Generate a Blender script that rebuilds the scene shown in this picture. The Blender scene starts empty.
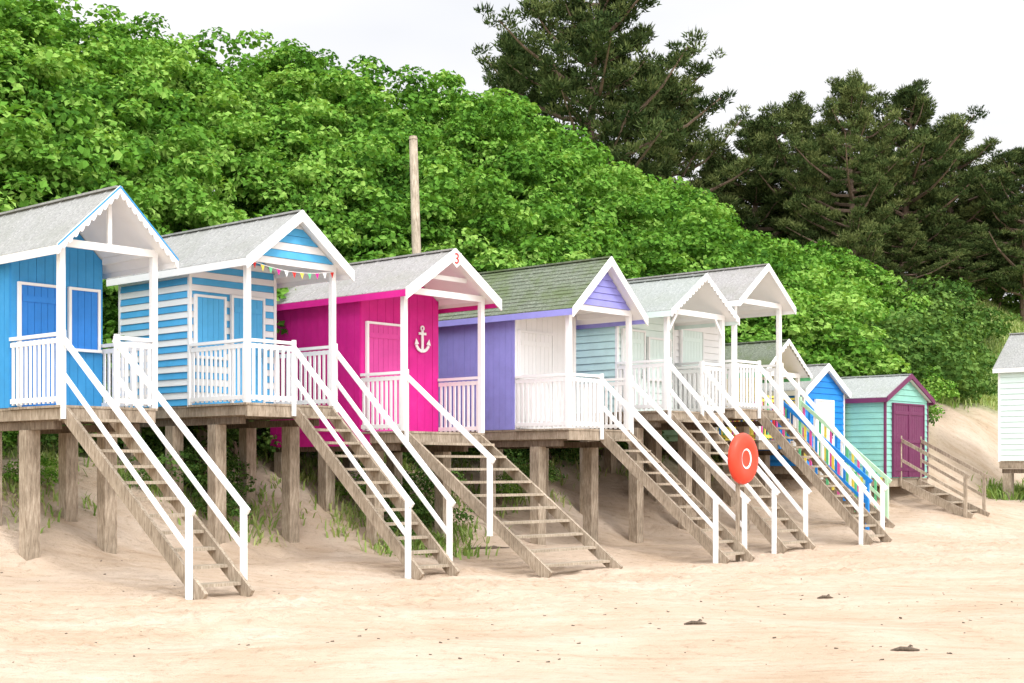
import bpy, math, random
import numpy as np
from mathutils import Vector, Matrix
random.seed(7); RNG=np.random.default_rng(11)
scene=bpy.context.scene
COL=scene.collection

# ------------------------------------------------------------------ materials
def newmat(name):
    m=bpy.data.materials.new(name); m.use_nodes=True
    nt=m.node_tree; b=nt.nodes['Principled BSDF']
    b.inputs['Specular IOR Level'].default_value=0.25
    return m,nt,b
def N(nt,t,**k):
    n=nt.nodes.new(t)
    for a,v in k.items(): setattr(n,a,v)
    return n
def noise(nt,scale,detail=4,vec=None,rough=.55):
    n=N(nt,'ShaderNodeTexNoise'); n.inputs['Scale'].default_value=scale; n.inputs['Detail'].default_value=detail
    n.inputs['Roughness'].default_value=rough
    if vec is not None: nt.links.new(vec,n.inputs['Vector'])
    return n
def ramp(nt,src,stops):
    r=N(nt,'ShaderNodeValToRGB'); e=r.color_ramp.elements
    while len(e)<len(stops): e.new(.5)
    for i,(p,c) in enumerate(stops):
        e[i].position=p; e[i].color=(c[0],c[1],c[2],1)
    nt.links.new(src,r.inputs['Fac']); return r
def coords(nt,scale=(1,1,1),kind='Object',rot=0):
    t=N(nt,'ShaderNodeTexCoord'); mp=N(nt,'ShaderNodeMapping'); mp.inputs['Scale'].default_value=scale
    mp.inputs['Rotation'].default_value=(0,0,rot)
    nt.links.new(t.outputs[kind],mp.inputs['Vector']); return mp.outputs['Vector']
def bump(nt,b,src,strength=.3,dist=.02):
    bp=N(nt,'ShaderNodeBump'); bp.inputs['Strength'].default_value=strength; bp.inputs['Distance'].default_value=dist
    nt.links.new(src,bp.inputs['Height']); nt.links.new(bp.outputs['Normal'],b.inputs['Normal']); return bp
def mixc(nt,fac,a,bb,mode='MIX'):
    m=N(nt,'ShaderNodeMix',data_type='RGBA',blend_type=mode)
    for s,v in ((m.inputs[0],fac),(m.inputs[6],a),(m.inputs[7],bb)):
        if hasattr(v,'is_linked') or hasattr(v,'links'): nt.links.new(v,s)
        elif isinstance(v,(int,float)): s.default_value=v
        else: s.default_value=(v[0],v[1],v[2],1)
    return m.outputs[2]
PM={}
def paint(name,c,wear=.35,rough=.55,bs=.25):
    if name in PM: return PM[name]
    m,nt,b=newmat(name)
    v=coords(nt); n1=noise(nt,3.2,4,v,.65); 
    v2=coords(nt,(9,9,1.2)); n2=noise(nt,4,4,v2,.6)
    d=tuple(x*.9+.005 for x in c); l=tuple(min(.88,x*1.05+.01) for x in c)
    if bs<.1: d=tuple(x*.97 for x in c)
    r=ramp(nt,n1.outputs['Fac'],[(.3,d),(.5,c),(.72,l)])
    g=ramp(nt,n2.outputs['Fac'],[(.58,(0,0,0)),(.8,(1,1,1))])
    mm=N(nt,'ShaderNodeMath',operation='MULTIPLY'); mm.inputs[1].default_value=wear
    nt.links.new(g.outputs['Color'],mm.inputs[0])
    dirt=tuple(x*.5+.10 for x in c)
    nt.links.new(mixc(nt,mm.outputs[0],r.outputs['Color'],dirt),b.inputs['Base Color'])
    b.inputs['Roughness'].default_value=rough
    bump(nt,b,n2.outputs['Fac'],bs,.006)
    PM[name]=m; return m
def wood(name,a,bc,c):
    m,nt,b=newmat(name)
    v=coords(nt,(6,6,1.1)); n1=noise(nt,5,5,v,.7); v2=coords(nt); n2=noise(nt,1.7,3,v2)
    r=ramp(nt,n1.outputs['Fac'],[(.3,a),(.5,bc),(.7,c)])
    r2=ramp(nt,n2.outputs['Fac'],[(.3,(.68,.66,.62)),(.7,(1.1,1.08,1.05))])
    nt.links.new(mixc(nt,1.0,r.outputs['Color'],r2.outputs['Color'],'MULTIPLY'),b.inputs['Base Color'])
    b.inputs['Roughness'].default_value=.85; bump(nt,b,n1.outputs['Fac'],.5,.012)
    return m
WOOD=wood('weathered_wood',(.22,.17,.125),(.385,.32,.25),(.56,.48,.39))
WOODD=wood('dark_wood',(.09,.066,.046),(.18,.135,.10),(.30,.245,.185))  # darker brown wood tones for the bearers below the deck
WOODL=wood('pale_tread_wood',(.24,.195,.145),(.41,.35,.275),(.57,.50,.41))
DRIFTM=wood('driftwood_grey',(.07,.055,.04),(.14,.11,.085),(.22,.18,.14))
BARK=wood('bark',(.10,.07,.052),(.23,.165,.125),(.38,.29,.22))
WHITE=paint('white_paint',(.86,.86,.855),.0,.5,.04)
BLUE=paint('bright_blue_paint',(.045,.30,.64),.12)
BLUED=paint('door_blue_paint',(.03,.22,.66),.12)
SKYB=paint('sky_blue_paint',(.09,.43,.77),.12)
PINK=paint('magenta_paint',(.64,.016,.26),.08)
PINKD=paint('door_pink_paint',(.68,.07,.34),.1)
PURP=paint('lavender_blue_paint',(.30,.30,.71),.08)
MINT=paint('mint_paint',(.58,.80,.77),.12)
MINTP=paint('pale_mint_paint',(.72,.85,.81),.06,.55,.08)
MINTG=paint('sea_green_paint',(.26,.56,.47),.2)
PLUM=paint('plum_paint',(.15,.03,.09),.2)
ROYAL=paint('royal_blue_paint',(.02,.24,.70),.15)
RED=paint('red_paint',(.66,.03,.025),.1)
YEL=paint('yellow_paint',(.80,.66,.10),.1)
HOT=paint('hot_pink_paint',(.75,.12,.38),.1)
GRN=paint('green_paint',(.14,.55,.25),.1)
LIME=paint('pale_green_paint',(.50,.74,.50),.12)
DARK=paint('dark_metal',(.03,.03,.03),.1,.4)
def roofmat(name,a,bc,c,moss=0,mc=(.10,.13,.05)):
    m,nt,b=newmat(name)
    v=coords(nt); n1=noise(nt,24,5,v,.75); n2=noise(nt,1.6,4,v,.65)
    r=ramp(nt,n1.outputs['Fac'],[(.3,a),(.52,bc),(.7,c)])
    g=ramp(nt,n2.outputs['Fac'],[(.42,(0,0,0)),(.62,(moss,moss,moss))])
    nt.links.new(mixc(nt,g.outputs['Color'],r.outputs['Color'],mc),b.inputs['Base Color'])
    b.inputs['Roughness'].default_value=.9; bump(nt,b,n1.outputs['Fac'],.5,.01)
    return m
ROOFG=roofmat('grey_felt',(.22,.22,.215),(.34,.34,.33),(.48,.48,.46),.3,(.23,.24,.20))
ROOFB=roofmat('brown_grey_felt',(.23,.22,.215),(.345,.33,.325),(.47,.455,.445),.35,(.25,.25,.20))
ROOFM=roofmat('mossy_shingle',(.09,.11,.08),(.17,.195,.145),(.31,.33,.27),.7,(.11,.15,.055))
ROOFT=roofmat('green_grey_felt',(.23,.25,.24),(.35,.37,.355),(.48,.495,.48),.25,(.24,.27,.20))

def leafmat(name,dark,mid,light,trans=.35,var=.3):
    m,nt,b=newmat(name); nt.nodes.remove(b)
    at=N(nt,'ShaderNodeAttribute',attribute_name='tint')
    oi=N(nt,'ShaderNodeObjectInfo')
    ma=N(nt,'ShaderNodeMath',operation='MULTIPLY_ADD'); nt.links.new(oi.outputs['Random'],ma.inputs[0]); ma.inputs[1].default_value=var; nt.links.new(at.outputs['Fac'],ma.inputs[2])
    mb_=N(nt,'ShaderNodeMath',operation='SUBTRACT'); nt.links.new(ma.outputs[0],mb_.inputs[0]); mb_.inputs[1].default_value=var/2
    r=ramp(nt,mb_.outputs[0],[(.0,dark),(.5,mid),(1.0,light)])
    df=N(nt,'ShaderNodeBsdfDiffuse'); nt.links.new(r.outputs['Color'],df.inputs['Color'])
    outp=nt.nodes['Material Output'].inputs['Surface']
    if trans>0:
        t=N(nt,'ShaderNodeBsdfTranslucent'); 
        nt.links.new(mixc(nt,1.0,r.outputs['Color'],(1.2,1.15,.5),'MULTIPLY'),t.inputs['Color'])
        mx=N(nt,'ShaderNodeMixShader'); mx.inputs[0].default_value=trans
        nt.links.new(df.outputs[0],mx.inputs[1]); nt.links.new(t.outputs[0],mx.inputs[2])
        nt.links.new(mx.outputs[0],outp)
    else: nt.links.new(df.outputs[0],outp)
    return m
LEAF=leafmat('sycamore_leaf',(.045,.125,.02),(.14,.315,.045),(.34,.53,.125),.25,.28)
LEAFD=leafmat('shrub_leaf',(.03,.08,.018),(.085,.17,.038),(.20,.32,.08),.2)
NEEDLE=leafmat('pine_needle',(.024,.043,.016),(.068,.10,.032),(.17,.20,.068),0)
GRASS=leafmat('dune_grass_blade',(.16,.27,.06),(.32,.43,.13),(.60,.60,.30),.2)

# ------------------------------------------------------------------ terrain
N1=(-6.43,20.57); UD=(.734,.679); VD=(-.679,.734)
WD=(.669,.743); FD=(.743,-.669)
def ss(t): t=np.clip(t,0,1); return t*t*(3-2*t)
def uv(x,y):
    dx=np.asarray(x,float)-N1[0]; dy=np.asarray(y,float)-N1[1]
    return dx*UD[0]+dy*UD[1], dx*VD[0]+dy*VD[1]
def terr(x,y):
    x=np.asarray(x,float); y=np.asarray(y,float)
    u,v=uv(x,y)
    wob=.35*np.sin(u*.9+.6)+.25*np.sin(u*2.1+v*.4)
    s=ss((u-14)/14)
    amp=7.0-4.0*ss((u-17)/16)+2.3*ss((u-38)/10)
    h=1.7*ss((v-.3+wob*.5)/4.7)+amp*ss((v-4.5)/10)+s*(.7*ss((v+3)/3)+1.3*ss(v/4))+1.2*ss((v-14)/12)
    h=h-.2*ss((-v+.3)/2.8)*(1-.7*ss((u-9)/8))
    h=h+.03*np.sin(x*1.3+y*.7)+.025*np.sin(y*1.9-x*.6)
    h=h+ss((v-5)/4)*.35*np.sin(x*.55)*np.sin(y*.47+1)
    h=h+ss((v+1)/3)*.05*np.sin(x*4+y*2)*np.sin(y*3.3)
    return h
def tz(x,y): return float(terr(x,y))
def axis(a,b,fine,lo,hi):
    c=list(np.arange(a,b,fine)); st=fine; x=b
    while x<hi: c.append(x); st*=1.18; x+=st
    c.append(hi); st=fine; x=a-fine; l=[]
    while x>lo: l.append(x); st*=1.18; x-=st
    l.append(lo); return np.array(l[::-1]+c)
gx=axis(-10,17,.075,-900,900); gy=axis(9.5,36,.075,-300,1500)
X,Y=np.meshgrid(gx,gy); Z=terr(X,Y)
U,V=uv(X,Y)
def dent(cx,cy,r,d,ang):
    ix0,ix1=np.searchsorted(gx,[cx-3*r,cx+3*r]); iy0,iy1=np.searchsorted(gy,[cy-3*r,cy+3*r])
    if ix1-ix0<2 or iy1-iy0<2: return
    xs=X[iy0:iy1,ix0:ix1]-cx; ys=Y[iy0:iy1,ix0:ix1]-cy
    a=xs*math.cos(ang)+ys*math.sin(ang); b=-xs*math.sin(ang)+ys*math.cos(ang)
    q=(a/(r*1.4))**2+(b/(r*.8))**2
    Z[iy0:iy1,ix0:ix1]+= -d*np.exp(-q*1.6)+.4*d*np.exp(-(np.sqrt(q)-1.5)**2*4)
for i in range(2300):
    uu=random.uniform(-5,30); vv=random.gauss(-4.4,1.6)
    dent(N1[0]+uu*UD[0]+vv*VD[0],N1[1]+uu*UD[1]+vv*VD[1],random.uniform(.07,.13),random.uniform(.018,.052),random.uniform(0,3.1))
for i in range(1200):
    uu=random.uniform(-12,30); vv=random.uniform(-12,4)
    dent(N1[0]+uu*UD[0]+vv*VD[0],N1[1]+uu*UD[1]+vv*VD[1],random.uniform(.07,.13),random.uniform(.01,.035),random.uniform(0,3.1))
ny,nx=X.shape
me=bpy.data.meshes.new('ground')
vs=np.stack([X.ravel(),Y.ravel(),Z.ravel()],1)
idx=np.arange(nx*ny).reshape(ny,nx)
fs=np.stack([idx[:-1,:-1].ravel(),idx[:-1,1:].ravel(),idx[1:,1:].ravel(),idx[1:,:-1].ravel()],1)
me.from_pydata(vs.tolist(),[],fs.tolist())
patch=.5*np.sin(X*.8+Y*.3)+.5*np.sin(Y*.9-X*.45+2)
gm=ss((V-4.3+.5*patch)/1.6)
gmr=ss((V-2.4+1.0*patch)/1.5)*ss((U-16)/4)
def spatch(U,V): return np.exp(-(((U-30.5)/4.2)**2+((V-2.4)/1.9)**2))
gm=np.clip(np.maximum(gm,gmr)*(1-1.5*spatch(U,V)),0,1)
ca=me.color_attributes.new('veg','FLOAT_COLOR','POINT')
ca.data.foreach_set('color',np.stack([gm.ravel()]*3+[np.ones(nx*ny)],1).ravel())
me.polygons.foreach_set('use_smooth',[True]*len(me.polygons))
m,nt,b=newmat('sand'); 
v=coords(nt,kind='Object')
n1=noise(nt,.55,3,v,.6); n2=noise(nt,7,5,v,.72); n3=noise(nt,70,2,v,.7)
vr=coords(nt,(.5,3.4,1),rot=-.75); n5=noise(nt,1.3,5,vr,.7)
c1=ramp(nt,n1.outputs['Fac'],[(.32,(.52,.395,.285)),(.52,(.58,.455,.345)),(.7,(.62,.505,.40))])
c2=ramp(nt,n2.outputs['Fac'],[(.30,(.72,.68,.64)),(.45,(1,1,1)),(.7,(1.05,1.05,1.05))])
c3=ramp(nt,n3.outputs['Fac'],[(.27,(.62,.58,.54)),(.39,(1,1,1)),(.8,(1.06,1.06,1.06))])
c5=ramp(nt,n5.outputs['Fac'],[(.34,(.88,.84,.80)),(.5,(1,1,1)),(.7,(1.04,1.05,1.07))])
cc=mixc(nt,.8,c1.outputs['Color'],c2.outputs['Color'],'MULTIPLY'); cc=mixc(nt,.8,cc,c3.outputs['Color'],'MULTIPLY'); cc=mixc(nt,.9,cc,c5.outputs['Color'],'MULTIPLY')
at=N(nt,'ShaderNodeAttribute',attribute_name='veg')
gcol=ramp(nt,n2.outputs['Fac'],[(.3,(.10,.15,.04)),(.55,(.20,.28,.08)),(.75,(.34,.38,.16))])
cc=mixc(nt,at.outputs['Fac'],cc,gcol.outputs['Color'])
nt.links.new(cc,b.inputs['Base Color']); b.inputs['Roughness'].default_value=.95; b.inputs['Specular IOR Level'].default_value=.1
ad3=N(nt,'ShaderNodeMath',operation='ADD'); nt.links.new(n2.outputs['Fac'],ad3.inputs[0]); nt.links.new(n5.outputs['Fac'],ad3.inputs[1])
ad2=N(nt,'ShaderNodeMath',operation='MULTIPLY_ADD'); nt.links.new(n3.outputs['Fac'],ad2.inputs[0]); ad2.inputs[1].default_value=.3; nt.links.new(ad3.outputs[0],ad2.inputs[2])
bump(nt,b,ad2.outputs[0],.8,.075)
me.materials.append(m)
g=bpy.data.objects.new('ground',me); COL.objects.link(g); g['kind']='structure'

# ------------------------------------------------------------------ mesh builder
class MB:
    def __init__(s): s.v=[]; s.f=[]; s.m=[]
    def hexa(s,p,m=0):
        b=len(s.v); s.v+= [tuple(q) for q in p]
        for f in ((0,3,2,1),(4,5,6,7),(0,1,5,4),(1,2,6,5),(2,3,7,6),(3,0,4,7)):
            s.f.append(tuple(b+i for i in f)); s.m.append(m)
    def box(s,x0,x1,y0,y1,z0,z1,m=0):
        s.hexa([(x0,y0,z0),(x1,y0,z0),(x1,y1,z0),(x0,y1,z0),(x0,y0,z1),(x1,y0,z1),(x1,y1,z1),(x0,y1,z1)],m)
    def beam(s,a,b,w,h,m=0,side=None):
        a=Vector(a); b=Vector(b); d=(b-a).normalized()
        sd=Vector(side) if side else d.cross(Vector((0,0,1)))
        if sd.length<1e-4: sd=Vector((1,0,0))
        sd.normalize(); up=sd.cross(d).normalized()
        sd=sd*w/2; up=up*h/2
        s.hexa([a-sd-up,a+sd-up,b+sd-up,b-sd-up,a-sd+up,a+sd+up,b+sd+up,b-sd+up],m)
    def tube(s,pts,rad,n=8,m=0):
        b=len(s.v); k=len(pts)
        for i,p in enumerate(pts):
            p=Vector(p); d=(Vector(pts[min(i+1,k-1)])-Vector(pts[max(i-1,0)])).normalized()
            a=d.cross(Vector((.31,.9,.17))).normalized(); c=d.cross(a)
            for j in range(n):
                t=2*math.pi*j/n; s.v.append(tuple(p+(a*math.cos(t)+c*math.sin(t))*rad[i]))
        for i in range(k-1):
            for j in range(n):
                s.f.append((b+i*n+j,b+i*n+(j+1)%n,b+(i+1)*n+(j+1)%n,b+(i+1)*n+j)); s.m.append(m)
        s.f.append(tuple(b+j for j in range(n))[::-1]); s.m.append(m)
        s.f.append(tuple(b+(k-1)*n+j for j in range(n))); s.m.append(m)
def make(name,mb,mats,parent=None,label=None,smooth=False):
    v=np.array(mb.v); c=(v.min(0)+v.max(0))/2; 
    me=bpy.data.meshes.new(name); me.from_pydata((v-c).tolist(),[],mb.f)
    for mt in mats: me.materials.append(mt)
    me.polygons.foreach_set('material_index',mb.m)
    if smooth: me.polygons.foreach_set('use_smooth',[True]*len(mb.f))
    o=bpy.data.objects.new(name,me); COL.objects.link(o); 
    if parent is not None:
        o.parent=parent
        off=Vector(parent.get('_c',(0,0,0)))
        o.location=Vector(c)-off
    else: o.location=c
    o['_c']=tuple(float(q) for q in c)
    if label: o['label']=label
    return o
def top(name,loc,rot,label,cat,group=None):
    e=bpy.data.objects.new(name,None); e.empty_display_size=.3; e.location=loc; e.rotation_euler=(0,0,rot)
    COL.objects.link(e); e['label']=label; e['category']=cat
    if group: e['group']=group
    return e
TH=math.atan2(WD[1],WD[0])

def boards(mb,o,ax,n,L,z0,zt,style,m,lim=None,topf=None,bh=.14,alt=None):
    o=Vector(o); ax=Vector(ax); n=Vector(n); Zv=Vector((0,0,1))
    P=lambda s,z,f: tuple(o+ax*s+n*f+Zv*z)
    if lim is None: lim=lambda z:(0,L)
    ztop=zt
    if style=='h':
        z=z0; i=0
        while z<ztop-.01:
            z1=min(z+bh,ztop); a0,b0=lim(z); a1,b1=lim(z1-.004)
            if b1-a1<.02: b1=a1=(a0+b0)/2; 
            mi=m if alt is None else (alt[i%len(alt)])
            mb.hexa([P(a0,z,-.03),P(b0,z,-.03),P(b0,z,.022),P(a0,z,.022),P(a1,z1-.004,-.03),P(b1,z1-.004,-.03),P(b1,z1-.004,.004),P(a1,z1-.004,.004)],mi)
            z=z1; i+=1
    else:
        s=0; 
        tf=topf or (lambda q:zt)
        while s<L-.01:
            s1=min(s+bh,L); e=.003
            j=random.uniform(0,.004)
            mb.hexa([P(s+e,z0,-.03),P(s1-e,z0,-.03),P(s1-e,z0,.012+j),P(s+e,z0,.012+j),P(s+e,tf(s+e),-.03),P(s1-e,tf(s1-e),-.03),P(s1-e,tf(s1-e),.012+j),P(s+e,tf(s+e),.012+j)],m)
            s=s1
        s=0
        while s<L-.01:
            s1=min(s+L/2,L)
            mb.hexa([P(s,z0,-.05),P(s1,z0,-.05),P(s1,z0,.002),P(s,z0,.002),P(s,tf(s),-.05),P(s1,tf(s1),-.05),P(s1,tf(s1),.002),P(s,tf(s),.002)],m)
            s=s1
def railing(a,b,z0,h,mats,parent,solid=False,colors=None,sp=.115):
    mb=MB(); a=Vector(a); b=Vector(b); L=(b-a).length; d=(b-a)/L
    up=lambda p,z: Vector((p.x,p.y,z))
    mb.beam(up(a,z0+h),up(b,z0+h),.07,.05); mb.beam(up(a,z0+h-.09),up(b,z0+h-.09),.03,.07)
    mb.beam(up(a,z0+.09),up(b,z0+.09),.035,.07)
    n=max(2,int(L/sp))
    for i in range(n):
        p=a+d*(L*(i+.5)/n); wd=.05
        mb.beam(up(p,z0+.03),up(p,z0+h-.05),.022,wd,0 if not colors else 1+i%(len(mats)-1),side=(-d.y,d.x,0))
    return make('railing',mb,mats,parent)
def door(parent,x0,x1,z0,z1,y,matp,matf,name='door',label=None,double=False,handle=True,panes=False):
    mb=MB(); n=max(2,int(round((x1-x0)/.12)))
    for i in range(n):
        a=x0+(x1-x0)*i/n; c=x0+(x1-x0)*(i+1)/n
        mb.box(a+.003,c-.003,y-.02,y+.02,z0,z1)
    if name=='door':
        for zz in (z0+.2,(z0+z1)/2,z1-.2): mb.box(x0+.02,x1-.02,y-.034,y-.0195,zz-.045,zz+.045)
    if double: mb.box((x0+x1)/2-.03,(x0+x1)/2+.03,y-.04,y-.0185,z0,z1)
    o=make(name,mb,[matp],parent,label)
    f=MB(); t=.045
    f.box(x0-t,x0-.002,y-.04,y+.02,z0,z1+t); f.box(x1+.002,x1+t,y-.04,y+.02,z0,z1+t); f.box(x0-.002,x1+.002,y-.0395,y+.0195,z1+.002,z1+t-.001)
    if name!='door': f.box(x0-.06,x1+.06,y-.06,y+.02,z0-t,z0-.002)
    make('frame',f,[matf],o)
    if handle:
        h=MB(); hx=x1-.07
        h.beam((hx,y-.05,z0+(z1-z0)*.46),(hx,y-.05,z0+(z1-z0)*.54),.025,.025); h.box(hx-.02,hx+.02,y-.045,y-.0342,z0+(z1-z0)*.42,z0+(z1-z0)*.45)
        make('handle',h,[DARK],o)
    return o
def barge(parent,xa,za,xb,zb,y,hh,mat,scal=False,name='bargeboard',edge=None):
    mb=MB(); n=26 if scal else 1; L=math.hypot(xb-xa,zb-za)
    def low(t):
        if not scal: return hh
        ph=(t*L/.13)%1.0; return hh-.05+.055*math.sin(math.pi*ph)
    K=n*4 if scal else 1
    for i in range(K):
        t0=i/K; t1=(i+1)/K
        pa=(xa+(xb-xa)*t0,za+(zb-za)*t0); pb=(xa+(xb-xa)*t1,za+(zb-za)*t1)
        la,lb=low(t0+1e-6),low(t1-1e-6)
        mb.hexa([(pa[0],y,pa[1]-la),(pb[0],y,pb[1]-lb),(pb[0],y+.03,pb[1]-lb),(pa[0],y+.03,pa[1]-la),(pa[0],y,pa[1]),(pb[0],y,pb[1]),(pb[0],y+.03,pb[1]),(pa[0],y+.03,pa[1])])
    if edge: mb.hexa([(xa,y-.012,za-.03),(xb,y-.012,zb-.03),(xb,y-.003,zb-.03),(xa,y-.003,za-.03),(xa,y-.012,za-.003),(xb,y-.012,zb-.003),(xb,y-.003,zb-.003),(xa,y-.003,za-.003)],1)
    return make(name,mb,[mat]+([edge] if edge else []),parent)

def build_hut(Nx,Ny,w,p,T,deck,eave,ridge,label,wall,roof,trim=WHITE,style='v',alt=None,wallmats=None,
              frontm=None,gable=None,gablealt=None,scal=False,stair=None,rails=(),railm=None,rooft='batten',truss='tie',ov=.2,of=.25,
              stilts=True,post=WHITE,fascia=None,bh=.14,edge=None,hrm=None,group='beach huts in a row on stilts',lowskirt=None,barh=.15,sy=.9):
    gz=tz(Nx,Ny)-.02
    E=top('beach_hut',(Nx,Ny,gz),TH,label,'beach hut',group)
    zf=deck-gz; ze=eave-gz; zr=ridge-gz
    k=(zr-ze)/(w/2+ov); c=w/2
    zw=zr-k*c-.09
    def wpt(x,y): return Nx+x*WD[0]-y*FD[0], Ny+x*WD[1]-y*FD[1]
    g=lambda x,y: tz(*wpt(x,y))-gz
    mb=MB(); n=int(max(p,.1)/.13)
    for i in range(n):
        a=p*i/n; mb.box(-.05,w+.05,a-.02+.006,a-.02+p/n-.006,zf-.035,zf,0)
    mb.box(-.01,w+.01,p-.02,T+.02,zf-.04,zf-.006,0)
    mb.box(-.02,w+.02,.0,.05,zf-.22,zf-.037,1)
    for x in (0,w-.05): mb.box(x,x+.05,.052,T,zf-.20,zf-.042,1)
    mb.box(.052,w-.052,T-.05,T-.002,zf-.21,zf-.042,1)
    for y in np.arange(.6,T-.2,.6): mb.box(.052,w-.052,y,y+.05,zf-.19,zf-.042,1)
    make('deck',mb,[WOOD,WOOD],E)
    if stilts:
        for y in (sy,T*.6,T-.2):
            for x in (.12,w-.12):
                mb=MB(); s=.11; 
                mb.box(x-s,x+s,y-s,y+s,g(x,y)-.4,zf-.34); make('stilt',mb,[WOOD],E)
        for x in (.12,w-.12):
            mb=MB(); mb.box(x-.06,x+.06,.3,T-.05,zf-.338,zf-.222); make('bearer',mb,[WOODD],E)
    wm=wallmats or [wall]
    def lim(z):
        if z<=zw: return (0,w)
        q=(z-zw)/k; return (min(q,c),max(w-q,c))
    tf=lambda s: zw+k*min(max(s,0),w-s) if s<=w else zw
    mb=MB()
    boards(mb,(0,T,0),(0,-1,0),(-1,0,0),T-p,zf-.0,zw+.03,style,0,bh=bh,alt=alt)
    boards(mb,(w,p,0),(0,1,0),(1,0,0),T-p,zf-.0,zw+.03,style,0,bh=bh,alt=alt)
    boards(mb,(w,T,0),(-1,0,0),(0,1,0),w,zf-.0,zw+k*c-.02,style,0,lim=lim,topf=tf,bh=bh,alt=alt)
    fm=len(wm); mats=wm+[frontm or wm[0]]
    boards(mb,(0,p,0),(1,0,0),(0,-1,0),w,zf+.002,zw+k*c-.02,style if style=='h' else 'v',fm,lim=lim,topf=tf,bh=bh,alt=alt)
    for (x,y) in ((-.026,p-.026),(w-.03,p-.027),(-.026,T-.03)):
        if trim is not None and style=='h': mb.box(x,x+.056,y,y+.056,zf-.03,zw+.01,len(mats))
    make('wall',mb,mats+[trim or WHITE],E)
    if lowskirt:
        mb=MB(); mb.box(-.012,.03,.9,T,zf-.25,zf-.003); make('skirt_board',mb,[lowskirt],E)
    mb=MB(); y0=-of; y1=T+.12; th=.04
    for sg in (-1,1):
        def R(t,y,dz):
            return (c+sg*(c+ov)*t, y, zr-(zr-ze)*t+dz)
        if rooft=='shingle':
            rows=13
            for i in range(rows):
                a=i/rows; b2=(i+1)/rows; yy=y0; 
                while yy<y1-.01:
                    y2=min(yy+.26+random.uniform(-.03,.03),y1)
                    if y1-y2<.08: y2=y1
                    l=random.uniform(.012,.026)
                    q=[R(a,yy+.003,-.03),R(a,y2-.003,-.03),R(b2,y2-.003,-.03),R(b2,yy+.003,-.03),R(a,yy+.003,.0),R(a,y2-.003,.0),R(b2+.01,y2-.003,l),R(b2+.01,yy+.003,l)]
                    mb.hexa(q,0); yy=y2
        else:
            mb.hexa([R(0,y0,-th),R(0,y1,-th),R(1,y1,-th),R(1,y0,-th),R(0,y0,0),R(0,y1,0),R(1,y1,0),R(1,y0,0)],0)
            for y in np.arange(y0+.25,y1,.42):
                mb.hexa([R(.01,y,-.002),R(.01,y+.05,-.002),R(1.01,y+.05,-.002),R(1.01,y,-.002),R(.01,y+.008,.014),R(.01,y+.042,.014),R(1.01,y+.042,.014),R(1.01,y+.008,.014)],0)
        mb.hexa([R(.02,y0+.035,-.065),R(.02,y1-.01,-.065),R(.985,y1-.01,-.065),R(.985,y0+.035,-.065),R(.02,y0+.035,-.043),R(.02,y1-.01,-.043),R(.985,y1-.01,-.043),R(.985,y0+.035,-.043)],1)
    mb.beam((c,y0-.01,zr+.012),(c,y1+.01,zr+.012),.12,.03,0)
    make('roof',mb,[roof,WHITE],E)
    for sg in (-1,1):
        barge(E,c,zr+.03,c+sg*(c+ov+.03),ze+.03-.03*k,-of-.034,barh,trim,scal,edge=edge)
    if fascia is not None:
        for sg in (-1,1):
            mb=MB(); x=c+sg*(c+ov-.0); mb.box(x-.012,x+.012,-of+.0,y1,ze-.13,ze-.012); make('fascia',mb,[fascia],E)
    if p>.3:
        for x in (.0,w):
            mb=MB(); mb.box(x-.045,x+.045,-.02,.07,zf-.0,zw+.04); make('porch_post',mb,[post],E)
        if truss:
            mb=MB(); zt=zw-.02
            mb.box(-.05,w+.05,-.025,.03,zt-.06,zt+.05)
            if truss=='king':
                mb.box(c-.03,c+.03,-.02,.025,zt+.052,zr-.12)
            if truss=='brace':
                mb.beam((.0,.0,zt-.45),(.30,.0,zt-.05),.04,.05); mb.beam((w,.0,zt-.45),(w-.30,.0,zt-.05),.04,.05)
            if truss=='collar':
                zz=zt+k*w*.22; mb.box(w*.22,w*.78,-.02,.025,zz-.04,zz+.04)
            for x in (0,w): mb.beam((x,.075,zw-.01),(x,p-.06,zw-.01),.06,.1)
            make('porch_frame',mb,[post],E)
        if gable is not None:
            mb=MB(); z00=zw+.035
            boards(mb,(0,-.03,0),(1,0,0),(0,-1,0),w,z00,zw+k*c-.03,'h',0,lim=lim,bh=.13,alt=gablealt)
            make('gable_panel',mb,[gable,WHITE],E)
    rm=railm or [WHITE]
    for (xa,ya,xb,yb) in rails:
        railing((xa,ya,0),(xb,yb,0),zf,1.02,rm,E,colors=len(rm)>1)
    if stair:
        x0,x1,S=stair['x0'],stair['x1'],stair['run']
        zb=g((x0+x1)/2,-S)-.05
        mb=MB()
        for x in (x0,x1):
            mb.beam((x,.0,zf-.12),(x,-S,zb+.06),.05,.2)
        st=make('staircase',mb,[stair.get('mat',WOOD)],E)
        n=int(round((zf-zb)/.215))
        for i in range(1,n):
            t=i/n; yy=-S*t; zz=zf-(zf-zb)*t
            mb=MB(); mb.box(x0+.0255,x1-.0255,yy-.11,yy+.10,zz-.02,zz+.022); make('tread',mb,[stair.get('tm',WOODL)],st)
        hm=hrm or [WHITE,WHITE]
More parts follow.
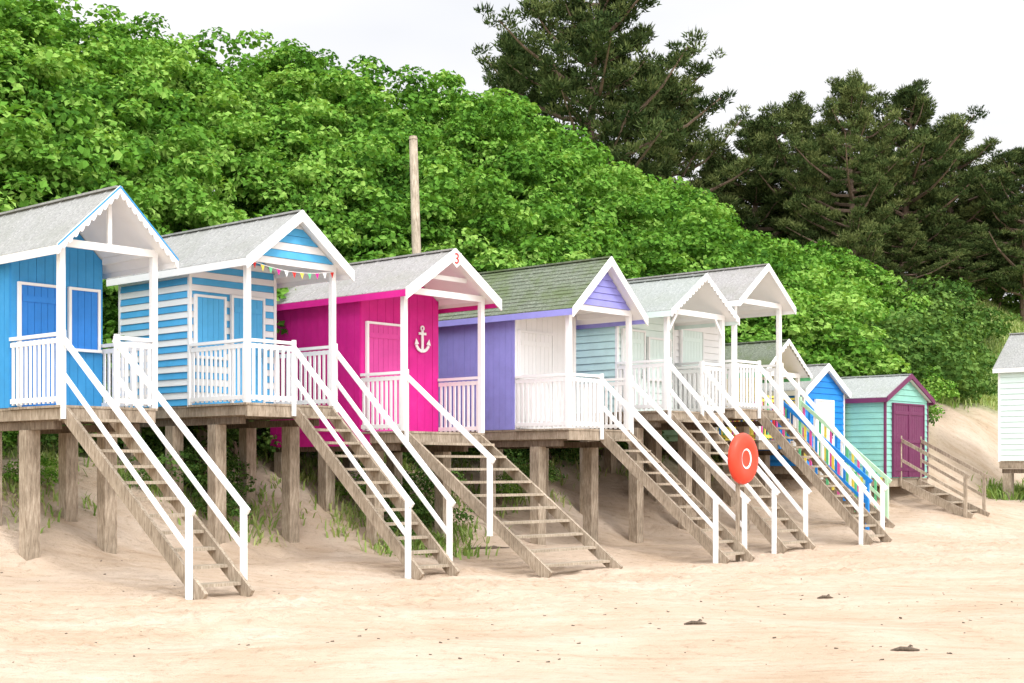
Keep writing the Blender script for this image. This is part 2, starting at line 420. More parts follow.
        for j,x in enumerate((x0,x1)):
            if stair.get('one') and j==1: continue
            mb=MB(); xo=x+(-.065 if j==0 else .065); H=1.0; e=stair.get('e',.93)
            t=e; yb=-S*t; z2=zf-(zf-zb)*t
            mb.beam((xo,.02,zf+H),(xo,yb-.1,z2+H-.02),.04,.085)
            if not stair.get('one'): mb.beam((xo,.02,zf+H*.5),(xo,yb,z2+H*.5),.032,.07)
            mb.box(xo-.035,xo+.035,yb-.035,yb+.035,(z2-.25) if stair.get('one') else g(xo,yb)-.3,z2+H+.05)
            mb.box(xo-.032,xo+.032,-.07,-.022,zf-.2,zf+H+.07)
            mm_=[hm[j]]
            if stair.get('bal'):
                mm_=[hm[j]]+stair['bal']; K=16
                for i in range(1,K):
                    f=i/K*e; zz=zf-(zf-zb)*f
                    mb.box(xo-.012,xo+.012,-S*f-.028,-S*f+.028,zz+.06,zz+H-.03,1+i%len(stair['bal']))
            make('handrail',mb,mm_,st)
    return E,dict(zf=zf,zw=zw,zr=zr,ze=ze,k=k,w=w,p=p,gz=gz,T=T)

# ------------------------------------------------------------------ the huts
w=1.55
E,q=build_hut(-6.43,20.57,w,1.44,3.7,2.43,4.68,5.61,'bright blue beach hut with scalloped white gable and white railings',BLUE,ROOFG,scal=True,truss='king',edge=BLUE,
   style='v',stair=dict(x0=.06,x1=.80,run=3.3),rails=[(0,.06,0,1.42),(.86,0,1.52,0),(w,.06,w,1.42)],fascia=WHITE,sy=1.1)
f=q['p']-.02
door(E,.14,.80,q['zf']+.02,q['zf']+1.85,f-.02,BLUED,WHITE)
door(E,.98,1.44,q['zf']+.95,q['zf']+1.85,f-.02,BLUED,WHITE,name='window_shutter',handle=False)

w=1.82
E,q=build_hut(-4.29,23.41,w,1.6,3.7,2.60,4.92,5.79,'blue and white striped beach hut with bunting across its porch',SKYB,ROOFG,
   style='h',wallmats=[SKYB,WHITE],alt=[0,1],frontm=SKYB,gable=SKYB,gablealt=[0,1,0],stair=dict(x0=.98,x1=1.76,run=3.0),
   rails=[(0,.06,0,1.55),(.05,0,.9,0),(w,.06,w,1.55)],bh=.115,fascia=WHITE,barh=.19,sy=1.0)
f=q['p']-.03
door(E,.10,.66,q['zf']+.85,q['zf']+1.85,f-.02,SKYB,WHITE,name='window_shutter',handle=False)
door(E,.86,1.5,q['zf']+.02,q['zf']+1.9,f-.02,SKYB,WHITE)
mb=MB(); zt=q['zw']-.08
def sag(t): return zt-.10*4*t*(1-t)
NB=11
for i in range(NB*2):
    t0=i/(NB*2); t1=(i+1)/(NB*2); mb.beam((t0*w,-.06,sag(t0)),(t1*w,-.06,sag(t1)),.008,.008,0)
for i in range(NB):
    t=(i+.5)/NB; x=t*w; z=sag(t)
    b0=len(mb.v); mb.v+=[(x-.045,-.062,z),(x+.045,-.058,z-.002),(x,-.07,z-.11)]; mb.f.append((b0,b0+1,b0+2)); mb.m.append(1+i%5)
make('bunting',mb,[WHITE,RED,YEL,GRN,PINK,WHITE],E)

w=1.96
E,q=build_hut(-1.86,25.04,w,1.15,3.7,2.18,4.62,5.41,'magenta pink beach hut with a white anchor and number three',PINK,ROOFB,truss='collar',
   style='v',bh=.2,stair=dict(x0=.06,x1=1.88,run=3.25,one=True,e=.62),rails=[(0,.06,0,1.12),(w,.06,w,1.12)],fascia=PINK,lowskirt=PINK,barh=.2)
f=q['p']-.02
door(E,.14,.98,q['zf']+.02,q['zf']+1.95,f-.02,PINKD,WHITE)
ax,az,ay=1.5,3.95-q['gz'],f-.03
mb=MB(); A=.78
mb.beam((ax,ay,az+.2*A),(ax,ay,az-.26*A),.055,.02,side=(1,0,0)); mb.beam((ax-.12*A,ay-.003,az+.12*A),(ax+.12*A,ay-.003,az+.12*A),.02,.045)
for i in range(10):
    a0=math.pi*(1.12+.76*i/10); a1=math.pi*(1.12+.76*(i+1)/10)
    mb.beam((ax+.22*A*math.cos(a0),ay-.001*(i%2),az-.06+.22*A*math.sin(a0)),(ax+.22*A*math.cos(a1),ay-.001*(i%2),az-.06+.22*A*math.sin(a1)),.02,.055)
for sg in (-1,1):
    b0=len(mb.v); tx=ax+sg*.2*A; tzz=az-.13*A
    mb.v+=[(tx-sg*.08*A,ay-.012,tzz-.0),(tx+sg*.07*A,ay-.012,tzz-.02),(tx+sg*.02*A,ay-.012,tzz+.13*A)]; mb.f.append((b0,b0+1,b0+2)); mb.m.append(0)
for i in range(10):
    a0=2*math.pi*i/10; a1=2*math.pi*(i+1)/10
    mb.beam((ax+.05*A*math.cos(a0),ay,az+(.25+.05*math.sin(a0))*A),(ax+.05*A*math.cos(a1),ay,az+(.25+.05*math.sin(a1))*A),.02,.025)
make('anchor_emblem',mb,[WHITE],E)
cu=bpy.data.curves.new('t','FONT'); cu.body='3'; cu.size=.27; cu.extrude=.004; cu.align_x='CENTER'; cu.align_y='CENTER'
to=bpy.data.objects.new('t',cu); COL.objects.link(to); dg=bpy.context.evaluated_depsgraph_get()
tm=bpy.data.meshes.new_from_object(to.evaluated_get(dg)); bpy.data.objects.remove(to)
tm.materials.clear(); tm.materials.append(RED)
mb=MB(); c=w/2; z=q['zr']
pts=[(c-.12,z-.05),(c+.12,z-.05),(c+.12,z-.22),(c,z-.32),(c-.12,z-.22)]
for yy in (-.302,-.286):
    mb.v+=[(a,yy,b) for a,b in pts]
mb.f+=[(0,1,2,3,4),(9,8,7,6,5)]+[(i,(i+1)%5,5+(i+1)%5,5+i) for i in range(5)]; mb.m+=[0]*7
pl=make('gable_finial',mb,[WHITE],E)
to=bpy.data.objects.new('house_number',tm); COL.objects.link(to); to.parent=pl; to.rotation_euler=(math.pi/2,0,0); to.location=(0,-.0135,.02)

w=1.86
E,q=build_hut(1.09,27.17,w,1.39,3.7,2.29,4.53,5.58,'lavender blue beach hut with mossy roof and white doors',PURP,ROOFM,rooft='shingle',
   style='v',bh=.16,frontm=WHITE,gable=PURP,stair=dict(x0=.98,x1=1.80,run=2.87),rails=[(0,.06,0,1.36),(.05,0,.92,0),(w,.06,w,1.36)],fascia=PURP,barh=.18)
f=q['p']-.02
door(E,.10,1.05,q['zf']+.02,q['zf']+1.9,f-.02,WHITE,WHITE,double=True)

w=2.0
E,q=build_hut(3.18,29.39,w,1.31,3.7,2.72,4.74,5.56,'mint green beach hut with wavy white gable board',MINT,ROOFT,scal=True,truss='brace',
   style='h',bh=.15,frontm=MINTP,stair=dict(x0=.06,x1=1.1,run=2.7),rails=[(0,.06,0,1.28),(1.16,0,1.95,0),(w,.06,w,1.28)],fascia=MINTP)
f=q['p']-.03
door(E,.15,.85,q['zf']+.02,q['zf']+1.72,f-.02,MINTP,WHITE)
door(E,1.05,1.8,q['zf']+.75,q['zf']+1.6,f-.02,MINTP,WHITE,name='window_shutter',handle=False)

w=1.81
E,q=build_hut(4.80,30.97,w,1.6,3.7,2.83,5.13,5.98,'white beach hut with open gable porch and white stair rails',WHITE,ROOFB,
   style='h',bh=.15,stair=dict(x0=.95,x1=1.75,run=2.7),rails=[(0,.06,0,1.55),(.05,0,.88,0),(w,.06,w,1.55)],fascia=WHITE)
f=q['p']-.03
door(E,.2,1.0,q['zf']+.02,q['zf']+1.8,f-.02,MINTP,WHITE)

w=1.75
E,q=build_hut(5.75,33.5,w,1.2,3.0,2.2,3.78,4.56,'small green roofed beach hut with rainbow painted railings',LIME,ROOFM,
   style='h',bh=.15,frontm=YEL,stair=dict(x0=.9,x1=1.7,run=2.5,bal=[YEL,HOT,ROYAL,WHITE,GRN]),rails=[(0,.06,0,1.15),(.05,0,.84,0),(w,.06,w,1.15)],
   railm=[YEL,HOT,YEL,GRN,ROYAL,RED],fascia=GRN,hrm=[ROYAL,LIME],ov=.14,scal=True,barh=.12)
w=1.95
E,q=build_hut(7.12,35.15,w,.0,2.3,1.6,3.45,4.12,'royal blue beach hut with crisp white gable trim',ROYAL,ROOFG,style='h',bh=.15,
   truss=False,ov=.1,of=.12,fascia=WHITE,barh=.17,group='small beach huts beside the dune')
door(E,.5,1.3,q['zf']+.02,q['zf']+1.6,-.045,WHITE,WHITE)
w=2.3
E,q=build_hut(9.33,36.0,w,.0,2.6,1.3,3.32,3.93,'sea green beach hut with plum coloured double doors',MINTG,ROOFT,style='h',bh=.15,
   truss=False,frontm=MINTG,wallmats=[MINTG],trim=PLUM,ov=.12,of=.12,fascia=PLUM,barh=.13,stair=dict(x0=.8,x1=1.75,run=1.9,one=False),
   hrm=[WOOD,WOOD],group='small beach huts beside the dune')
door(E,.35,1.95,q['zf']+.02,q['zf']+1.85,-.045,PLUM,PLUM,double=True)
w=2.0
E,q=build_hut(15.43,37.0,w,.0,3.0,1.75,4.25,5.25,'pale mint beach hut with grey roof on the grassy dune',MINTP,ROOFG,style='h',bh=.15,
   truss=False,ov=.15,of=.15,fascia=WHITE,group='small beach huts beside the dune')
door(E,.5,1.4,q['zf']+.02,q['zf']+1.9,-.045,WHITE,WHITE)

# ------------------------------------------------------------------ lifebuoy housing
lx,ly=4.27,26.75; gz=tz(lx,ly)
E=top('lifebuoy_housing',(lx,ly,gz),TH,'round red lifebuoy housing mounted beside the white stair rail','lifebuoy')
mb=MB(); mb.box(-.03,.03,.06,.12,-.3,1.75); make('post',mb,[WOOD],E)
CZ=1.71-gz
def lathe(name,prof,mat,cz,parent,n=40,sx=1.0,sz=1.0):
    mb=MB(); k=len(prof)
    for (r,y) in prof:
        for j in range(n):
            t=2*math.pi*j/n; mb.v.append((r*math.cos(t)*sx,y,cz+r*math.sin(t)*sz))
    for i in range(k-1):
        for j in range(n): mb.f.append((i*n+j,i*n+(j+1)%n,(i+1)*n+(j+1)%n,(i+1)*n+j)); mb.m.append(0)
    return make(name,mb,[mat],parent,smooth=True)
RG=paint('lifebuoy_red',(.80,.07,.035),.05,.35)
sh=lathe('housing_shell',[(.0,.05),(.40,.05),(.44,.02),(.45,-.03),(.43,-.08),(.38,-.12),(.30,-.135),(.22,-.12),(.15,-.09),(.10,-.08),(0,-.078)],RG,CZ,E,sz=1.07)
lathe('white_marking',[(.135,-.094),(.165,-.106)],WHITE,CZ,sh,sz=1.15)
# ------------------------------------------------------------------ telegraph pole
E=top('telegraph_pole',(-2.08,31.5,tz(-2.08,31.5)),0,'tall weathered grey wooden pole among the trees','pole')
H=8.75-tz(-2.08,31.5)
mb=MB(); mb.tube([(0,0,-.5),(.02,0,H*.5),(-.08,0,H)],[.12,.105,.09],12); make('shaft',mb,[WOODL],E,smooth=True)
mb=MB(); mb.tube([(-.08,0,H-.02),(-.08,0,H+.05)],[.10,.08],12); make('cap',mb,[WOOD],E)

# ------------------------------------------------------------------ foliage
def leafarr(C,D,size,rng,fold=.25,wid=.8):
    n=len(C); 
    nrm=D/np.linalg.norm(D,axis=1,keepdims=True)
    r=rng.normal(size=(n,3)); t=np.cross(nrm,r); t/=np.linalg.norm(t,axis=1,keepdims=True)
    b=np.cross(nrm,t); s=size[:,None]
    v=np.empty((n,4,3)); v[:,0]=C-t*s*.5; v[:,1]=C+b*s*.5*wid+nrm*s*fold*.5; v[:,2]=C+t*s*.5-nrm*s*fold*.3; v[:,3]=C-b*s*.5*wid+nrm*s*fold*.5
    return v.reshape(-1,3)
def leafmesh(name,C,D,size,tint,mat,rng,**k):
    v=leafarr(C,D,size,rng,**k); n=len(C)
    me=bpy.data.meshes.new(name); me.from_pydata(v.tolist(),[],np.arange(n*4).reshape(n,4).tolist())
    t=np.repeat(tint,4); ca=me.color_attributes.new('tint','FLOAT_COLOR','POINT')
    ca.data.foreach_set('color',np.stack([t,t,t,np.ones_like(t)],1).ravel()); me.materials.append(mat)
    return me
def crown(name,seed,R,Rz,nc,nl,mat,ls=(.11,.19),cr0=(.24,.60)):
    rng=np.random.default_rng(seed); Cs=[];Ds=[];Ss=[];Ts=[]
    for i in range(nc):
        d=rng.normal(size=3); d[2]=abs(d[2])*1.1-.35; d/=np.linalg.norm(d)
        rr=rng.uniform(.6,1.1); c=d*np.array([R,R,Rz])*rr
        cr=rng.uniform(*cr0); n=int(nl*(cr/.5)**2)
        e=rng.normal(size=(n,3)); e[:,2]=np.abs(e[:,2])*.9-.25; e+=d*.5; e/=np.linalg.norm(e,axis=1,keepdims=True)
        rad=cr*(1-rng.random(n)**2.2*.6); P=c+e*rad[:,None]*np.array([1.1,1.1,.85])
        Cs.append(P); Ds.append(e*.8+np.array([0,0,.6])+rng.normal(size=(n,3))*.55)
        Ss.append(rng.uniform(ls[0],ls[1],n)); base=rng.uniform(.2,.78)
        Ts.append(np.clip(base+rng.normal(size=n)*.18,0,1))
    return leafmesh(name,np.concatenate(Cs),np.concatenate(Ds),np.concatenate(Ss),np.concatenate(Ts),mat,rng)
def treetrunk(name,seed,H,R):
    random.seed(seed); mb=MB()
    mb.tube([(0,0,-.6),(.05,.02,H*.3),(-.04,.08,H*.65),(.02,0,H)],[.22,.17,.12,.05],9)
    for i in range(6):
        a=random.uniform(0,6.28); z=H*random.uniform(.3,.75); L=R*random.uniform(.6,.95)
        mb.tube([(0,0,z),(math.cos(a)*L*.5,math.sin(a)*L*.5,z+L*.45),(math.cos(a)*L,math.sin(a)*L,z+L*.7)],[.09,.06,.02],6)
    v=np.array(mb.v); me=bpy.data.meshes.new(name); me.from_pydata(v.tolist(),[],mb.f); me.materials.append(BARK); return me
CR=[crown('sycamore_crown',s,2.1,2.2,120,108,LEAF) for s in (1,2,3,4)]
TK=[treetrunk('sycamore_trunk',s,3.6,1.8) for s in (1,2)]
random.seed(5)
def place_tree(x,y,ztop,s,name,crowns,trunks,label,cat,group,crz=2.2,tint=None):
    gz=tz(x,y); e=top(name,(x,y,gz),random.uniform(0,6.28),label,cat,group)
    c=bpy.data.objects.new('crown',random.choice(crowns)); COL.objects.link(c); c.parent=e
    hc=max(ztop-gz-crz*s*.95,.3); c.location=(0,0,hc); c.scale=(s*random.uniform(.92,1.12),s*random.uniform(.92,1.12),s*random.uniform(.9,1.1))
    t=bpy.data.objects.new('trunk',random.choice(trunks)); COL.objects.link(t); t.parent=e; t.scale=(1,1,max(hc,.5)/3.6)
    return e
cnt=0
for vi,(v0,ztp) in enumerate(((6.3,6.0),(8.2,8.0),(10.3,10.0),(12.4,11.7),(14.6,12.9))):
    u=-2+vi*1.1
    while u<49:
        vv=v0+random.uniform(-.5,.5); uu=u+random.uniform(-.5,.5)
        x=N1[0]+uu*UD[0]+vv*VD[0]; y=N1[1]+uu*UD[1]+vv*VD[1]
        px=512+1440*x/y
        drop=float(np.interp(uu,[10,14,18,22,26,30,36,41,46],[0,-.45,-.35,.1,1.1,2.2,3.3,3.6,3.8]))
        zt=ztp+random.uniform(-.5,.4)-drop*(.35+.65*vi/4)*(1 if vi>0 else .6)
        ok=-110<px<856-(vi<2)*18
        if vi==0 and uu>29: ok=False
        if vi==1 and uu>35: ok=False
        if abs(x+2.08)<1.4 and vi==0: ok=ok and y>32.5
        if ok:
            place_tree(x,y,zt,random.uniform(.88,1.15),'sycamore_tree',CR,TK,'leafy bright green sycamore tree on the dune slope','tree','sycamore trees covering the dune slope'); cnt+=1
        u+=2.15+(vi>2)*.25
print('sycamores',cnt)
BS=[crown('shrub_crown',s,1.2,.95,34,80,LEAFD,(.09,.16),(.26,.5)) for s in (21,22)]
BL=[crown('shrub_crown_light',s,1.1,.8,30,80,LEAF,(.09,.16),(.26,.5)) for s in (31,)]
BT=[treetrunk('shrub_trunk',s,1.0,.7) for s in (8,)]
def shrub(x,y,s,cr,label,grp):
    gz=tz(x,y); e=top('shrub',(x,y,gz),random.uniform(0,6.28),label,'shrub',grp)
    c=bpy.data.objects.new('crown',random.choice(cr)); COL.objects.link(c); c.parent=e; c.location=(0,0,.45*s); c.scale=(s,s*random.uniform(.85,1.15),s*random.uniform(.8,1.1))
    t=bpy.data.objects.new('trunk',BT[0]); COL.objects.link(t); t.parent=e; t.scale=(.3,.3,.5*s)
def shuv(uu,vv,s): shrub(N1[0]+uu*UD[0]+vv*VD[0],N1[1]+uu*UD[1]+vv*VD[1],s,BL+BS,'low green shrub on the bank behind the huts','shrubs along the sand bank')
for i in range(26): shuv(i*.95+random.uniform(-.3,.3),random.uniform(4.5,5.2),random.uniform(.5,.85))
for (a,b_,s) in ((4.1,2.5,.42),(3.5,3.1,.5),(4.5,3.2,.5),(7.1,1.3,.36),(7.7,1.9,.48),(8.4,1.7,.45),(7.5,2.6,.5),(8.9,2.6,.5),(11.0,2.8,.4),(1.0,3.2,.4),(12.4,3.2,.42)): shuv(a,b_,s)
for (px,d,s) in ((868,44,1.4),(888,45,1.5),(905,46,1.4),(922,47,1.3),(938,49,1.2),(880,48,1.7),(900,50,1.7),(925,52,1.6),(850,43,1.3),(835,42,1.2),(948,54,1.3),(972,58,1.1),(890,40.5,.9),(905,41,.8),(872,40,.9),(925,43,.7),(915,56,1.6),(940,58,1.5),(1000,63,1.3),(1030,63,1.4),(955,47,.6),(968,50,.7),(985,52,.7)):
    shrub((px-512)/1440*d,d,s,BS+(BL if d<44 else []),'dense green shrub on the grassy dune','shrubs on the grassy dune')

# ------------------------------------------------------------------ pines
def pine(seed,H,R,z0=.28,nl=46,lean=.0,dens=3.0):
    rng=np.random.default_rng(seed); random.seed(seed)
    mb=MB(); spine=[Vector((lean*H*t*t+.25*math.sin(t*5+seed),.2*math.sin(t*4),H*t)) for t in np.linspace(0,1,9)]
    spine[0].z=-.8
    mb.tube(spine,[.34*(1-t*.9) for t in np.linspace(0,1,9)],9)
    def sp(t):
        f=t*8; i=min(int(f),7); return spine[i].lerp(spine[i+1],f-i)
    Cs=[];Ds=[];Ts=[]
    for i in range(nl):
        t=z0+(1-z0)*((i+.5)/nl)**.95
        prof=R*(min(1,(1-t)/(1-z0)*1.6+.14))*(.6+.4*math.sin(min(1,(t-z0)/.25)*1.57))
        L=prof*random.uniform(.5,1.12); a=i*2.399+random.uniform(-.4,.4)
        p0=sp(t); up=random.uniform(.0,.35)+.35*t
        pts=[p0]
        for j in range(1,5):
            f=j/4; pts.append(p0+Vector((math.cos(a)*L*f,math.sin(a)*L*f,L*up*f*f+L*.05*f+random.uniform(-.1,.1))))
        mb.tube(pts,[.12*(1-.8*f)*(.5+L/R*.6) for f in (0,.25,.5,.75,1)],5)
        npad=int(5+L*dens)
        for j in range(npad):
            f=.28+.77*(j+random.random())/npad; k=min(int(f*4),3); q=pts[k].lerp(pts[k+1],f*4-k)
            sd=random.uniform(-1,1)*L*.34*(1.1-f*.6)
            c=np.array([q.x-math.sin(a)*sd,q.y+math.cos(a)*sd,q.z+random.uniform(-.03,.28)])
            pr=random.uniform(.25,.62); n=int(72*(pr/.42)**2)
            e=rng.normal(size=(n,3)); e/=np.linalg.norm(e,axis=1,keepdims=True); e[:,2]=e[:,2]*.42+.1
            Cs.append(c+e*(pr*rng.random(n)**.45)[:,None]); Ds.append(e*.8+np.array([0,0,.5])+rng.normal(size=(n,3))*.35)
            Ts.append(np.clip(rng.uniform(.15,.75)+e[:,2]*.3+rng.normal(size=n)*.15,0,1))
    C=np.concatenate(Cs); D=np.concatenate(Ds); T=np.concatenate(Ts)
    n=len(C); nrm=D/np.linalg.norm(D,axis=1,keepdims=True); r=rng.normal(size=(n,3)); b=np.cross(nrm,r); b/=np.linalg.norm(b,axis=1,keepdims=True)
    ln=rng.uniform(.15,.30,n)[:,None]; wd=rng.uniform(.03,.05,n)[:,None]
    v=np.empty((n,3,3)); v[:,0]=C-b*wd; v[:,1]=C+b*wd; v[:,2]=C+nrm*ln
    me=bpy.data.meshes.new('pine_crown'); me.from_pydata(v.reshape(-1,3).tolist(),[],np.arange(n*3).reshape(n,3).tolist())
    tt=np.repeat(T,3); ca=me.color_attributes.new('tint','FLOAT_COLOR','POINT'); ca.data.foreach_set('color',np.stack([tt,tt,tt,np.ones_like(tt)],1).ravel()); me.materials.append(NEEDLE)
    tr=bpy.data.meshes.new('pine_trunk'); tr.from_pydata([tuple(x) for x in mb.v],[],mb.f); tr.materials.append(BARK)
    return me,tr,H
PN=[pine(3,15,5.4,.16,66),pine(9,12,4.8,.15,54,.05),pine(14,11,4.4,.12,50,-.05),pine(23,12,4.6,.25,46,.09)]
def put_pine(px,d,ytop,kind,rs=1.0,rot=0,label='tall dark green pine tree behind the leafy slope'):
    x=(px-512)/1440*d; gz=tz(x,d); zt=1.5+(470-ytop)*d/1440
    me,tr,H=PN[kind]; s=(zt-gz)/H
    e=top('pine_tree',(x,d,gz),rot,label,'pine tree','pine trees on the dune top')
    for nm,mm in (('crown',me),('trunk',tr)):
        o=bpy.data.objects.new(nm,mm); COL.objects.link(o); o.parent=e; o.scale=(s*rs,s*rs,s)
put_pine(596,58,-62,0,.90,.4,'very tall dark pine tree with broad layered crown')
put_pine(672,62,80,1,.82,2)
put_pine(520,64,45,1,.5,3.3)
put_pine(722,66,160,2,.9,5)
put_pine(760,64,128,2,.95,1)
put_pine(806,64,110,3,.9,4)
put_pine(852,60,84,0,.85,2.2,'wide spreading pine tree with reddish leaning trunk')
put_pine(900,62,98,3,.92,5.2)
put_pine(945,64,128,2,1.0,3)
put_pine(1026,62,152,1,1.05,1.4)
put_pine(982,66,180,2,1.3,.4)
put_pine(868,72,175,2,1.3,.6)
put_pine(790,72,185,2,1.3,2.4)
put_pine(925,70,190,1,1.5,4.4)
put_pine(1000,68,205,2,1.7,1.9)
put_pine(830,76,205,1,1.6,3.6)
put_pine(960,61,225,2,1.5,5.5)
put_pine(905,60,225,2,1.4,.9)
put_pine(1040,66,215,2,1.6,3.9)

# ------------------------------------------------------------------ grass
def grassmesh(P,H,rng):
    n=len(P); a=rng.uniform(0,6.28,n); ln=rng.uniform(.3,1.0,n)*H
    w_=rng.uniform(.011,.024,n); dx=np.cos(a);dy=np.sin(a)
    v=np.empty((n,5,3)); 
    for j,(f,wf) in enumerate(((0,1),(.6,.8))):
        cx=P[:,0]+dx*ln*f*f; cy=P[:,1]+dy*ln*f*f; cz=P[:,2]+H*f
        v[:,j*2]=np.stack([cx-dy*w_*wf,cy+dx*w_*wf,cz],1); v[:,j*2+1]=np.stack([cx+dy*w_*wf,cy-dx*w_*wf,cz],1)
    v[:,4]=np.stack([P[:,0]+dx*ln,P[:,1]+dy*ln,P[:,2]+H*.85],1)
    base=np.arange(n)*5; F=[(b,b+1,b+3,b+2) for b in base.tolist()]+[(b+2,b+3,b+4) for b in base.tolist()]
    me=bpy.data.meshes.new('dune_grass'); me.from_pydata(v.reshape(-1,3).tolist(),[],F)
    t=np.repeat(rng.random(n)*.7+np.clip(np.sin(P[:,0]*1.3)*.2+.15,0,.3),5)
    ca=me.color_attributes.new('tint','FLOAT_COLOR','POINT'); ca.data.foreach_set('color',np.stack([t,t,t,np.ones_like(t)],1).ravel()); me.materials.append(GRASS); return me
rng=np.random.default_rng(77); pts=[];hh=[]
def tuft(uu,vv,nb,h,r):
    x=N1[0]+uu*UD[0]+vv*VD[0]; y=N1[1]+uu*UD[1]+vv*VD[1]
    xs=x+rng.normal(size=nb)*r; ys=y+rng.normal(size=nb)*r
    pts.append(np.stack([xs,ys,terr(xs,ys)-.03],1)); hh.append(rng.uniform(.5,1.15,nb)*h)
for i in range(3600):
    uu=rng.uniform(20,62); vv=rng.uniform(2.2,18)
    if float(spatch(uu,vv))>.3 or vv<2.8+.8*math.sin(uu): continue
    tuft(uu,vv,28,.34,.25)
for i in range(170): tuft(rng.uniform(27.0,33),rng.uniform(-1.6,.7),42,.40,.2)
for i in range(90): tuft(rng.uniform(23,26.5),rng.uniform(2.4,4.6),34,.34,.25)
for i in range(190): tuft(rng.uniform(-1,21),rng.normal()*.7+4.3,24,.32,.2)
for (a,b_) in ((4.1,2.4),(3.6,2.9),(7.0,1.0),(7.6,1.5),(8.3,1.3),(7.3,.6),(8.8,2.2),(1.0,3),(11,2.6),(12.5,3),(6.6,2.0),(5.4,3.0)):
    for j in range(7): tuft(a+rng.normal()*.4,b_+rng.normal()*.4,26,.3,.2)
gme=grassmesh(np.concatenate(pts),np.concatenate(hh),rng)
go=bpy.data.objects.new('dune_grass',gme); COL.objects.link(go); go['kind']='stuff'; go['label']='tufts of green and straw coloured marram grass'; go['category']='grass'

# ------------------------------------------------------------------ beach debris
mb=MB(); random.seed(3)
for i in range(260):
    d=random.choice([random.uniform(12.5,18.5),random.uniform(16,22)]); x=random.uniform(-.36,.36)*d; z=tz(x,d)
    s=random.uniform(.004,.014); a=random.uniform(0,3.14)
    mb.beam((x-math.cos(a)*s*1.4,d-math.sin(a)*s*1.4,z+s*.2),(x+math.cos(a)*s*1.4,d+math.sin(a)*s*1.4,z+s*.5),s*1.2,s,0)
o=make('beach_debris',mb,[DRIFTM]); o['kind']='stuff'; o['label']='tiny dark bits of driftwood and shell on the sand'; o['category']='debris'
def drift(px,py,L,label):
    d=1.6*1440/(py-470); x=(px-512)/1440*d; z=tz(x,d)
    e=top('driftwood',(x,d,z),random.uniform(-.4,.4),label,'driftwood','driftwood pieces on the sand')
    mb=MB(); mb.tube([(-L/2,0,.0),(-L*.15,.02,.02),(L*.2,-.02,.025),(L/2,.03,.01)],[.01,.022,.02,.008],7)
    mb.tube([(L*.05,0,.02),(L*.2,.08,.045),(L*.28,.12,.035)],[.014,.011,.005],6); mb.tube([(-L*.2,0,.02),(-L*.3,-.06,.02)],[.012,.005],6)
    make('branch',mb,[DRIFTM],e,smooth=True)
drift(695,617,.24,'small dark driftwood twig on the sand'); drift(905,641,.26,'short dark forked driftwood lump on sand'); drift(825,592,.2,'small dark driftwood twig on the sand')
drift(485,556,1.0,'long dark driftwood branch near the stilts')

# ------------------------------------------------------------------ world, sun, camera
wd=bpy.data.worlds.new('World'); scene.world=wd; wd.use_nodes=True; nt=wd.node_tree
bg=nt.nodes['Background']; out=nt.nodes['World Output']
sk=N(nt,'ShaderNodeTexSky',sky_type='NISHITA'); sk.sun_disc=False; sk.sun_elevation=math.radians(46); sk.sun_rotation=math.radians(145)
nt.links.new(sk.outputs[0],bg.inputs['Color']); bg.inputs['Strength'].default_value=.12
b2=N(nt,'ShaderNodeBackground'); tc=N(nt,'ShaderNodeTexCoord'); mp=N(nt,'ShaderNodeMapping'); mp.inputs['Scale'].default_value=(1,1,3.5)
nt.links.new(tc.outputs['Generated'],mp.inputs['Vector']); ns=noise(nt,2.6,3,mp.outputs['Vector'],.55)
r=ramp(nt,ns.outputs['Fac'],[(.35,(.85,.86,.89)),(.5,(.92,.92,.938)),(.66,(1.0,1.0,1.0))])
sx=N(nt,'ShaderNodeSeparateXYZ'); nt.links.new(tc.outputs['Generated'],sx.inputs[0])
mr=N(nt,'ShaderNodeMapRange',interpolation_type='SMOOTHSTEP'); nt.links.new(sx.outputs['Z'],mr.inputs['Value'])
mr.inputs['From Min'].default_value=.28; mr.inputs['From Max'].default_value=.95; mr.inputs['To Min'].default_value=1.14; mr.inputs['To Max'].default_value=2.25
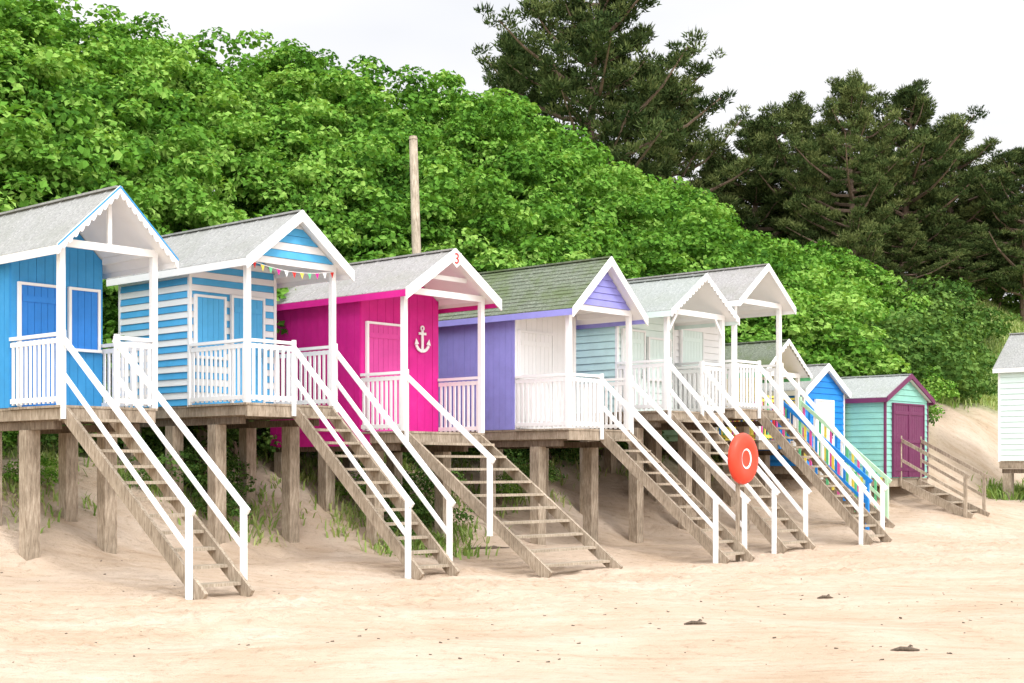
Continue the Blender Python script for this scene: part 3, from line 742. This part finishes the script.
dt=N(nt,'ShaderNodeVectorMath',operation='DOT_PRODUCT'); nt.links.new(tc.outputs['Generated'],dt.inputs[0]); dt.inputs[1].default_value=(.15,-.99,0)
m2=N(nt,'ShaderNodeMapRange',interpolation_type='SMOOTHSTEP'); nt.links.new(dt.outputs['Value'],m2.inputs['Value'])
m2.inputs['From Min'].default_value=-.1; m2.inputs['From Max'].default_value=.8; m2.inputs['To Min'].default_value=1.0; m2.inputs['To Max'].default_value=2.2  # unseen sky behind the camera brightened as added fill for the hut walls
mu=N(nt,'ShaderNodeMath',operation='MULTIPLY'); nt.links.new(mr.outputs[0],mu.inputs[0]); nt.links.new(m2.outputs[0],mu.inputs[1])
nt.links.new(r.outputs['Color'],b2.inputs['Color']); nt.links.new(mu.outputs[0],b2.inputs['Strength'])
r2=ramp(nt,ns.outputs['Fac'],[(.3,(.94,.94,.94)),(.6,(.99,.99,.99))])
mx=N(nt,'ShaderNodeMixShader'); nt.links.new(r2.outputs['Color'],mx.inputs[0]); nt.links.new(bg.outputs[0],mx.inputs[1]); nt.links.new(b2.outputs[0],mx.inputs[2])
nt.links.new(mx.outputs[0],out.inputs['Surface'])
sl=bpy.data.lights.new('sun','SUN'); sl.energy=1.4; sl.angle=math.radians(10); sl.color=(1,.97,.93)
so=bpy.data.objects.new('sun',sl); COL.objects.link(so)
el=math.radians(46); az=math.radians(145); dsun=Vector((math.sin(az)*math.cos(el),math.cos(az)*math.cos(el),math.sin(el)))
so.rotation_euler=dsun.to_track_quat('Z','Y').to_euler(); so.location=(5,-5,20)
cam=bpy.data.cameras.new('camera'); co=bpy.data.objects.new('camera',cam); COL.objects.link(co)
cam.sensor_width=36; cam.lens=36*1440/1024; cam.shift_y=128.5/1024; cam.clip_end=3000
co.location=(0,0,1.5); co.rotation_euler=(math.pi/2,0,0); scene.camera=co
scene.view_settings.view_transform='Standard'; scene.view_settings.look='None'; scene.view_settings.exposure=0
for o in bpy.data.objects:
    if '_c' in o: del o['_c']
